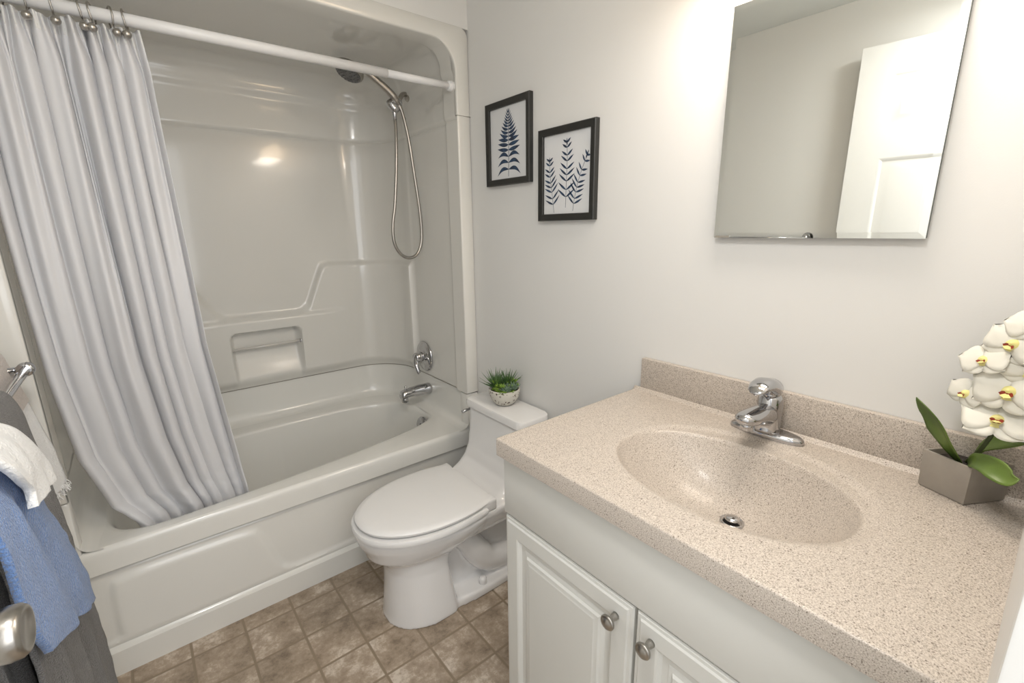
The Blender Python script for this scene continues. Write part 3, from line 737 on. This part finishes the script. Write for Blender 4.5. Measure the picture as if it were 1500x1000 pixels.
def leaf(bm, P, base, tip, wid, curve=.15):
    """lens shaped leaf in drawing coordinates"""
    bx, by = base; tx, ty = tip; dx, dy = tx - bx, ty - by; L = math.hypot(dx, dy); nx_, ny_ = -dy / L, dx / L
    l, r = [], []
    for k in range(9):
        t = k / 8; w_ = wid * math.sin(PI * t ** .8) + .0006; c = curve * L * math.sin(PI * t)
        l.append((bx + dx * t + nx_ * (w_ + c), by + dy * t + ny_ * (w_ + c))); r.append((bx + dx * t + nx_ * (-w_ + c), by + dy * t + ny_ * (-w_ + c)))
    for k in range(8):
        q4 = [bm.verts.new(P(*q)) for q in (l[k], l[k + 1], r[k + 1], r[k])]
        bm.faces.new(q4)
def stemline(bm, P, pts, w_=.006):
    sp_ = spline([(a, b, 0) for a, b in pts], 6)
    for a, b in zip(sp_, sp_[1:]):
        d = (b - a); n_ = Vector((-d.y, d.x, 0)).normalized() * w_ / 2
        bm.faces.new([bm.verts.new(P(*(q.x, q.y))) for q in (a - n_, b - n_, b + n_, a + n_)])
def art1(bm, P):
    stemline(bm, P, [(.50, .10), (.51, .45), (.505, .86)], .010)
    zz = [.84, .81, .78, .75, .72, .69, .655, .615, .575, .53, .475, .415, .335, .265, .185]
    ww = [.03, .05, .07, .085, .10, .125, .155, .175, .20, .235, .245, .255, .245, .255, .265]
    for i, (b, q) in enumerate(zip(zz, ww)):
        droop = .055 if i < 9 else (.03 if i < 12 else lerp(.0, -.07, (i - 12) / 2))
        th = .007 + .0016 * i if i < 9 else .023
        for s in (-1, 1): leaf(bm, P, (.505, b), (.505 + s * q, b + droop), th, (-.10 if i < 9 else (-.02 if i < 12 else .16)) * s)
    leaf(bm, P, (.505, .84), (.505, .90), .008, 0)
def sprig(bm, P, pts, n, ln, w_=.010, t0=.18):
    sp_ = spline([(a, b, 0) for a, b in pts], 12); stemline(bm, P, pts, .006)
    for i in range(n):
        k = int(lerp(t0, .93, i / (n - 1)) * (len(sp_) - 1)); p = sp_[k]; d = (sp_[min(k + 1, len(sp_) - 1)] - sp_[k - 1]).normalized()
        L = ln * (1 - .55 * (i / (n - 1)) ** 1.6)
        for s in (-1, 1):
            nn_ = Vector((-d.y, d.x, 0)) * -s
            e = p + nn_ * L * .9 + d * L * .52; leaf(bm, P, (p.x, p.y), (max(.10, min(.90, e.x)), e.y), w_, -.02 * s)
    e = sp_[-1]; leaf(bm, P, (sp_[-6].x, sp_[-6].y), (e.x, e.y + .01), .010, 0)
def art2(bm, P):
    sprig(bm, P, [(.49, .14), (.50, .40), (.51, .65), (.50, .86)], 9, .165, .012)
    sprig(bm, P, [(.28, .09), (.24, .30), (.20, .50), (.19, .69)], 9, .15, .011)
    sprig(bm, P, [(.62, .10), (.66, .28), (.74, .48), (.87, .70)], 9, .145, .011)
frame(-.386, -.127, 1.515, 1.812, 'small black frame with a single dark blue fern print, nearer the tub', art1)
frame(-.689, -.431, 1.377, 1.675, 'small black frame with three blue sprigs print, nearer the mirror', art2)

# ---------------------------------------------------------------- succulent bowl on the tank
SC = Vector((-.082, -.302, .6625))
su = thing('potted_succulents', 'mixed green succulents in a speckled white bowl on the toilet tank', 'potted plant', SC)
bm = bmesh.new(); lathe(bm, [(0, 0), (.026, 0), (.034, .003), (.048, .016), (.058, .034), (.0625, .052), (.063, .066), (.061, .0685), (.058, .066), (.055, .056), (0, .054)], SC, (0, 0, 1), 48, cap=False)
link('bowl', bm, TERR, su)
bm = bmesh.new(); lathe(bm, [(.056, .0), (.03, .004), (0, .006)], SC + Vector((0, 0, .056)), (0, 0, 1), 24); link('soil', bm, SOILM, su)
def blade(bm, base, d, L, w_, n=5, bend=.2):
    d = Vector(d).normalized(); a, b = frame_of(d); rows_ = []
    for k in range(n + 1):
        t = k / n; c = Vector(base) + d * L * t + Vector((0, 0, bend * L * t * t)); r = w_ * (1 - t) ** .6 * (.75 + .5 * math.sin(PI * min(1, t * 1.4))) + .0003
        rows_.append([c + a * r * math.cos(q) + b * r * .45 * math.sin(q) for q in [2 * PI * i / 6 for i in range(6)]])
    grid(bm, rows_, True, True, True)
def rosette(bm, c, nl, L, w_, e0=.25, e1=1.3, seed=0):
    rs = random.Random(seed)
    for i in range(nl):
        t = i / nl; az = i * 2.39996 + rs.uniform(-.15, .15); el = lerp(e0, e1, t)
        blade(bm, Vector(c) + Vector((math.cos(az), math.sin(az), 0)) * .004, (math.cos(az) * math.cos(el), math.sin(az) * math.cos(el), math.sin(el)), L * rs.uniform(.8, 1.05) * (1 - .25 * t), w_)
for i, (ox_, oy_, oz_, nl, L) in enumerate(((-.020, .026, .070, 30, .082), (.018, .000, .080, 26, .072), (-.005, .046, .066, 18, .062))):
    bm = bmesh.new(); rosette(bm, SC + Vector((ox_, oy_, oz_)), nl, L, .0042, .1, 1.35, i); link('aloe', bm, SUC1, su)
rs = random.Random(5)
bm = bmesh.new()
for i in range(26):
    az = rs.uniform(0, 2 * PI); rr2 = .052 * math.sqrt(rs.random())
    c = SC + Vector((math.cos(az) * rr2 - .006, math.sin(az) * rr2 - .004, .070 + rs.uniform(-.006, .026)))
    if (c - SC).y > .035: continue
    rosette(bm, c, 13, .015, .0042, -.1, 1.2, i)
for k in range(5):
    rosette(bm, SC + Vector((-.045 + .004 * k, -.03 + .014 * k, .066 + rs.uniform(-.006, .004))), 13, .014, .004, -.3, 1.2, 50 + k)
link('sedum', bm, SUC2, su)
for i, o3 in enumerate(((.008, -.044, .074), (-.022, -.042, .072))):
    bm = bmesh.new(); rosette(bm, SC + Vector(o3), 20, .032, .0085, .0, 1.2, 30 + i); link('echeveria', bm, SUC3, su)

# ---------------------------------------------------------------- orchid
OPX = [Vector((-.068, -1.563, CT)), Vector((-.100, -1.632, CT)), Vector((-.015, -1.682, CT)), Vector((.0, 0, 0))]
ctr = Vector((-.0415, -1.6225, CT))
orc = thing('potted_orchid', 'white orchid with yellow throats in a grey concrete pot on the counter end', 'potted plant', ctr)
ux = Vector((-.045, -.887, 0)).normalized()
a_ = Vector((-.032, -.069, 0)); b_ = Vector((.075, -.045, 0))   # front-left edge and right edge directions
a_.normalize(); b_ = Vector((-a_.y, a_.x, 0)) * -1
if b_.x < 0: b_ = -b_
P1 = Vector((-.100, -1.630, CT)); LA, LB = .074, .084
b_ = Vector((.857, -.514, 0)).normalized()
a2 = (-a_)
def potring(g, z):   # corners with growth g about centre
    q = [P1, P1 + b_ * LB, P1 + b_ * LB + a2 * LA, P1 + a2 * LA]; cc = sum(q, Vector()) / 4
    return [cc + (v - cc) * g + Vector((0, 0, z)) for v in q]
bm = bmesh.new(); grid(bm, [potring(.96, 0.001), potring(1.0, .004), potring(1.035, .071), potring(1.03, .073), potring(.93, .073), potring(.90, .060)], True, True, True)
pot = link('pot', bm, POTC, orc); wn(pot, 30)
pc = sum(potring(1, 0), Vector()) / 4
bm = bmesh.new(); lo_ = potring(.90, .0615); bm.faces.new([bm.verts.new(v) for v in lo_]); link('soil', bm, SOILM, orc)
def strap(bm, spine, widths, cup=.25, side=None):
    sp_ = spline(spine, 6); rows_ = []; n = len(sp_)
    for k, p in enumerate(sp_):
        d = (sp_[min(k + 1, n - 1)] - sp_[max(k - 1, 0)]).normalized(); s_ = Vector(side).normalized() if side else frame_of(d)[0]
        s_ = (s_ - d * s_.dot(d)).normalized(); nn_ = d.cross(s_)
        w_ = interp(widths, k / (n - 1))
        rows_.append([p + s_ * w_ * q + nn_ * w_ * cup * (q * q) for q in (-1, -.75, -.5, -.25, 0, .25, .5, .75, 1)])
    grid(bm, rows_)
def addsol(o, th=.0015):
    s = o.modifiers.new('t', 'SOLIDIFY'); s.thickness = th; return o
W_ = [(0, .006), (.2, .014), (.5, .021), (.8, .015), (1, .001)]
root = pc + Vector((0, 0, .062))
for spine, side, ws in (([root + Vector((-.01, .005, 0)), (-.085, -1.590, .975), (-.092, -1.567, 1.015), (-.097, -1.540, 1.045)], (.55, .7, 0), W_),
                        ([root + Vector((-.01, -.005, 0)), (-.10, -1.632, .955), (-.125, -1.652, .962), (-.150, -1.676, .958), (-.158, -1.686, .966)], (.75, .1, .8), [(0, .005), (.25, .013), (.6, .018), (.85, .010), (1, .001)]),
                        ([root + Vector((.005, -.008, 0)), (-.045, -1.64, .965), (-.055, -1.665, .985), (-.06, -1.688, 1.0)], (.9, 0, .5), [(0, .006), (.4, .019), (.8, .016), (1, .004)])):
    bm = bmesh.new(); strap(bm, spine, ws, .35, side); addsol(link('leaf', bm, LEAF, orc), .002)
bm = bmesh.new(); tube(bm, spline([root, (-.075, -1.635, .975), (-.07, -1.650, 1.04), (-.075, -1.655, 1.11), (-.08, -1.645, 1.17)], 6), .0033, 10); link('stem', bm, STEM, orc)
def petal(bm, c, dir_, nrm_, L, w_, back=.15, wav=.0):
    d = Vector(dir_).normalized(); nn_ = Vector(nrm_).normalized(); s_ = d.cross(nn_).normalized(); rows_ = []
    for k in range(9):
        t = k / 8; ww_ = w_ * (math.sin(PI * min(1, t * .93 + .07)) ** .62) if t < 1 else w_ * .05
        row = []
        for q in (-1, -.66, -.33, 0, .33, .66, 1):
            p = Vector(c) + d * L * t * (1 - .12 * q * q * t) + s_ * ww_ * q + nn_ * (-back * L * t * t + .10 * w_ * (1 - q * q) + wav * L * math.sin(6 * q + 4 * t) * t)
            row.append(p)
        rows_.append(row)
    grid(bm, rows_)
def flower(c, face, size, roll=0., seed=0):
    rs = random.Random(seed); c = Vector(c); n_ = Vector(face).normalized()
    up = Vector((0, 0, 1)); up = (up - n_ * up.dot(n_)).normalized(); rt = up.cross(n_).normalized()
    ca, sa_ = math.cos(roll), math.sin(roll); up, rt = up * ca + rt * sa_, rt * ca - up * sa_
    bm = bmesh.new()
    for ang, L, w_ in ((90, 1.0, .50), (215, .95, .45), (325, .95, .45)):
        a = math.radians(ang); petal(bm, c - n_ * .0015, rt * math.cos(a) + up * math.sin(a), n_, size * L, size * w_, .10, .02)
    for ang in (20, 160):
        a = math.radians(ang + rs.uniform(-6, 6)); petal(bm, c, rt * math.cos(a) + up * math.sin(a), n_, size * 1.02, size * .68, .06, .03)
    fl = addsol(link('flower', bm, PET, orc), .0006)
    bm = bmesh.new(); lathe(bm, [(.0, size * .22), (size * .07, size * .18), (size * .13, size * .08), (size * .22, .001), (size * .30, -.0005)], c + n_ * .001, n_, 16, cap=False)
    petal(bm, c + n_ * size * .08, -up * .8 + n_ * .5, n_ * .8 + up * .5, size * .42, size * .16, -.2); link('throat', bm, PETY, fl)
    bm = bmesh.new()
    for s in (-1, 1): petal(bm, c + n_ * size * .15 - up * size * .12, (rt * s * .9 - up * .1 + n_ * .4), n_, size * .20, size * .09, -.3)
    lathe(bm, [(0, size * .06), (size * .06, size * .02), (size * .05, 0)], c + n_ * size * .14 - up * size * .10, n_, 10, cap=False)
    link('lip', bm, PETR, fl)
fdir = Vector((-.75, .05, .35))
for i, (c, sz, roll, fd) in enumerate((
    ((-.090, -1.600, 1.067), .030, .3, (-.8, .35, .25)), ((-.088, -1.612, 1.128), .035, -.3, (-.75, .3, .45)), ((-.098, -1.650, 1.085), .050, .1, (-.85, .1, .35)),
    ((-.105, -1.645, 1.036), .049, .0, (-.7, .0, .7)), ((-.085, -1.640, 1.160), .041, .35, (-.85, .15, .3)), ((-.080, -1.655, 1.192), .034, -.2, (-.8, .2, .4)), ((-.090, -1.668, 1.120), .040, .5, (-.85, -.1, .2)))):
    flower(c, fd, sz, roll, i)

# ---------------------------------------------------------------- towel bars and towels
def bar(name, x, z, y0, y1, r, label, post_r=.020):
    t = thing(name, label, 'towel bar', (XL, y1, z), 'chrome towel bars on the left wall')
    bm = bmesh.new(); tube(bm, [(x, y0, z), (x, y1, z)], r, 20); link('bar', bm, CHR, t)
    for y in (y0, y1):
        bm = bmesh.new(); lathe(bm, [(.024, 0), (.024, .006), (.010, .010), (.008, .02), (.008, x - XL - .012)], (XL, y, z), (1, 0, 0), 24)
        lathe(bm, [(.010, -.012), (.016, -.010), (.0175, 0), (.016, .010), (.010, .012)], (x, y, z), (0, 1, 0), 24)
        link('bracket', bm, CHR, t)
    return t
bar('towel_bar', -1.405, 1.035, -.80, -.115, .0095, 'chrome towel bar on the left wall holding the grey towel')
bar('towel_bar', -1.448, 1.075, -.80, -.24, .0055, 'thin chrome towel bar nearest the left wall, behind the grey towel')

def towel(label, m, far, near, wave=.004, th=.006, ns=50, seed=0, wf=5, top_at=.5):
    """sheet between two matching edges, each [(x, y, z)...] running from the front hem up over the bar"""
    F, N = spline(far, 14), spline(near, 14); n = len(F); rows_ = []
    for j in range(n):
        zt = max(p.z for p in F)
        row = []
        for i in range(ns + 1):
            s_ = i / ns; p = F[j].lerp(N[j], s_); hang = 1 - ss(zt - .22, zt - .02, p.z)
            p.x += wave * hang * ss(0, .2, s_) * (math.sin(2 * PI * wf * s_ + seed + 2 * p.z) + .5 * math.sin(2 * PI * wf * 1.7 * s_ + 2 * seed)) + .003 * noise.noise(Vector((p.y * 30, p.z * 18, seed)))
            p.z += hang * .006 * noise.noise(Vector((p.y * 14, 5, seed)))
            row.append(p)
        rows_.append(row)
    bm = bmesh.new(); grid(bm, rows_); o = link('towel', bm, m); s_ = o.modifiers.new('t', 'SOLIDIFY'); s_.thickness = th; s_.offset = 0
    return tag(o, label, 'towel')
towel('long dark grey bath towel hanging from the towel bar nearly to the floor', TGREY,
      [(-1.369, -.272, .13), (-1.370, -.300, .40), (-1.374, -.345, .70), (-1.381, -.378, .92), (-1.389, -.39, 1.015), (-1.405, -.39, 1.0505), (-1.420, -.39, 1.015), (-1.422, -.39, .90), (-1.422, -.39, .50)],
      [(-1.385, -.77, .13), (-1.385, -.77, .40), (-1.385, -.77, .70), (-1.386, -.77, .92), (-1.392, -.77, 1.015), (-1.405, -.77, 1.0505), (-1.420, -.77, 1.015), (-1.422, -.77, .90), (-1.422, -.77, .50)], .006, .007, 70, 1, 4)
ft = towel('cream towel with a white fringed hem, hanging behind the grey towel near the tub', TWHITE,
      [(-1.395, -.055, .712), (-1.403, -.058, .80), (-1.422, -.066, .92), (-1.438, -.085, 1.03), (-1.448, -.10, 1.0835), (-1.458, -.10, 1.04), (-1.461, -.10, .85)],
      [(-1.436, -.42, .712), (-1.436, -.42, .80), (-1.437, -.42, .92), (-1.439, -.42, 1.03), (-1.448, -.42, 1.0835), (-1.458, -.42, 1.04), (-1.461, -.42, .85)], .001, .004, 40, 2, 2)
bm = bmesh.new(); rs = random.Random(3)
for k in range(60):
    t = rs.random() ** 1.5; p = Vector((-1.395, -.056, .714)).lerp(Vector((-1.436, -.40, .714)), t)
    q = [p]
    for _ in range(4): q.append(q[-1] + Vector((rs.uniform(-.001, .005) * (1 - t), rs.uniform(-.005, .007), -.0055)))
    q = [Vector((v.x, min(v.y, -.014), v.z)) for v in q]
    tube(bm, spline(q, 3), .0012, 5)
fr = link('fringe', bm, TWHITE, ft); fr['kind'] = 'stuff'
bm = bmesh.new()
grid(bm, [[(x + .0035, lerp(a, -.42, i / 20), z) for i in range(21)] for x, a, z in ((-1.4245, -.068, .945), (-1.430, -.074, .98), (-1.4365, -.085, 1.03), (-1.4415, -.095, 1.065), (-1.4475, -.10, 1.087))])
b_o = link('woven_band', bm, TBEIGE, ft); b_o['label'] = 'beige woven band at the top of the cream towel'
towel('blue terry hand towel draped over the grey towel', TBLUE,
      [(-1.352, -.414, .553), (-1.352, -.455, .66), (-1.355, -.506, .764), (-1.358, -.60, .895), (-1.370, -.65, 1.0), (-1.388, -.66, 1.045), (-1.405, -.66, 1.062), (-1.424, -.66, 1.03), (-1.432, -.66, .94)],
      [(-1.352, -.80, .735), (-1.352, -.83, .80), (-1.355, -.845, .864), (-1.358, -.85, .94), (-1.370, -.85, 1.0), (-1.388, -.85, 1.045), (-1.405, -.85, 1.062), (-1.424, -.85, 1.03), (-1.432, -.85, .94)], .004, .010, 50, 4, 2)
towel('small white face cloth folded on top of the blue towel', TWHITE,
      [(-1.340, -.56, .915), (-1.342, -.585, .96), (-1.346, -.615, 1.0), (-1.357, -.64, 1.04), (-1.378, -.66, 1.066), (-1.405, -.66, 1.078), (-1.430, -.66, 1.04), (-1.440, -.66, .97)],
      [(-1.340, -.74, .945), (-1.342, -.73, .97), (-1.343, -.77, 1.01), (-1.355, -.79, 1.045), (-1.378, -.80, 1.072), (-1.405, -.81, 1.078), (-1.430, -.81, 1.04), (-1.440, -.81, .97)], .003, .012, 40, 6, 1.5)

# ---------------------------------------------------------------- added ceiling fill dome, vanity lamp
cl = thing('ceiling_fill_dome', 'unseen round frosted dome added on the bathroom ceiling as fill light', 'ceiling lamp', (-1.09, -1.42, HC))
bm = bmesh.new(); lathe(bm, [(.17, 0), (.17, -.02), (.15, -.024)], (-1.09, -1.42, HC), (0, 0, 1), 40); link('base', bm, TRIM, cl)
bm = bmesh.new(); lathe(bm, [(.145, -.02), (.14, -.045), (.11, -.072), (.06, -.088), (0, -.092)], (-1.09, -1.42, HC), (0, 0, 1), 40); link('glass_dome', bm, GLASS, cl)
vlm = thing('vanity_lamp', 'chrome vanity lamp with three warm glass shades above the mirror', 'wall lamp', (-.01, -1.29, 2.05))
bm = bmesh.new(); box(bm, -.03, -.001, -1.52, -1.06, 2.0, 2.09, .006); wn(link('back_plate', bm, CHR, vlm))
for y in (-1.45, -1.29, -1.13):
    bm = bmesh.new(); tube(bm, [(-.03, y, 2.05), (-.10, y, 2.05), (-.11, y, 2.04)], .008, 12); link('arm', bm, CHR, vlm)
    bm = bmesh.new(); lathe(bm, [(.025, 0), (.035, -.03), (.05, -.09), (.052, -.10)], (-.11, y, 2.05), (0, 0, 1), 28); link('shade', bm, GLASSW, vlm)
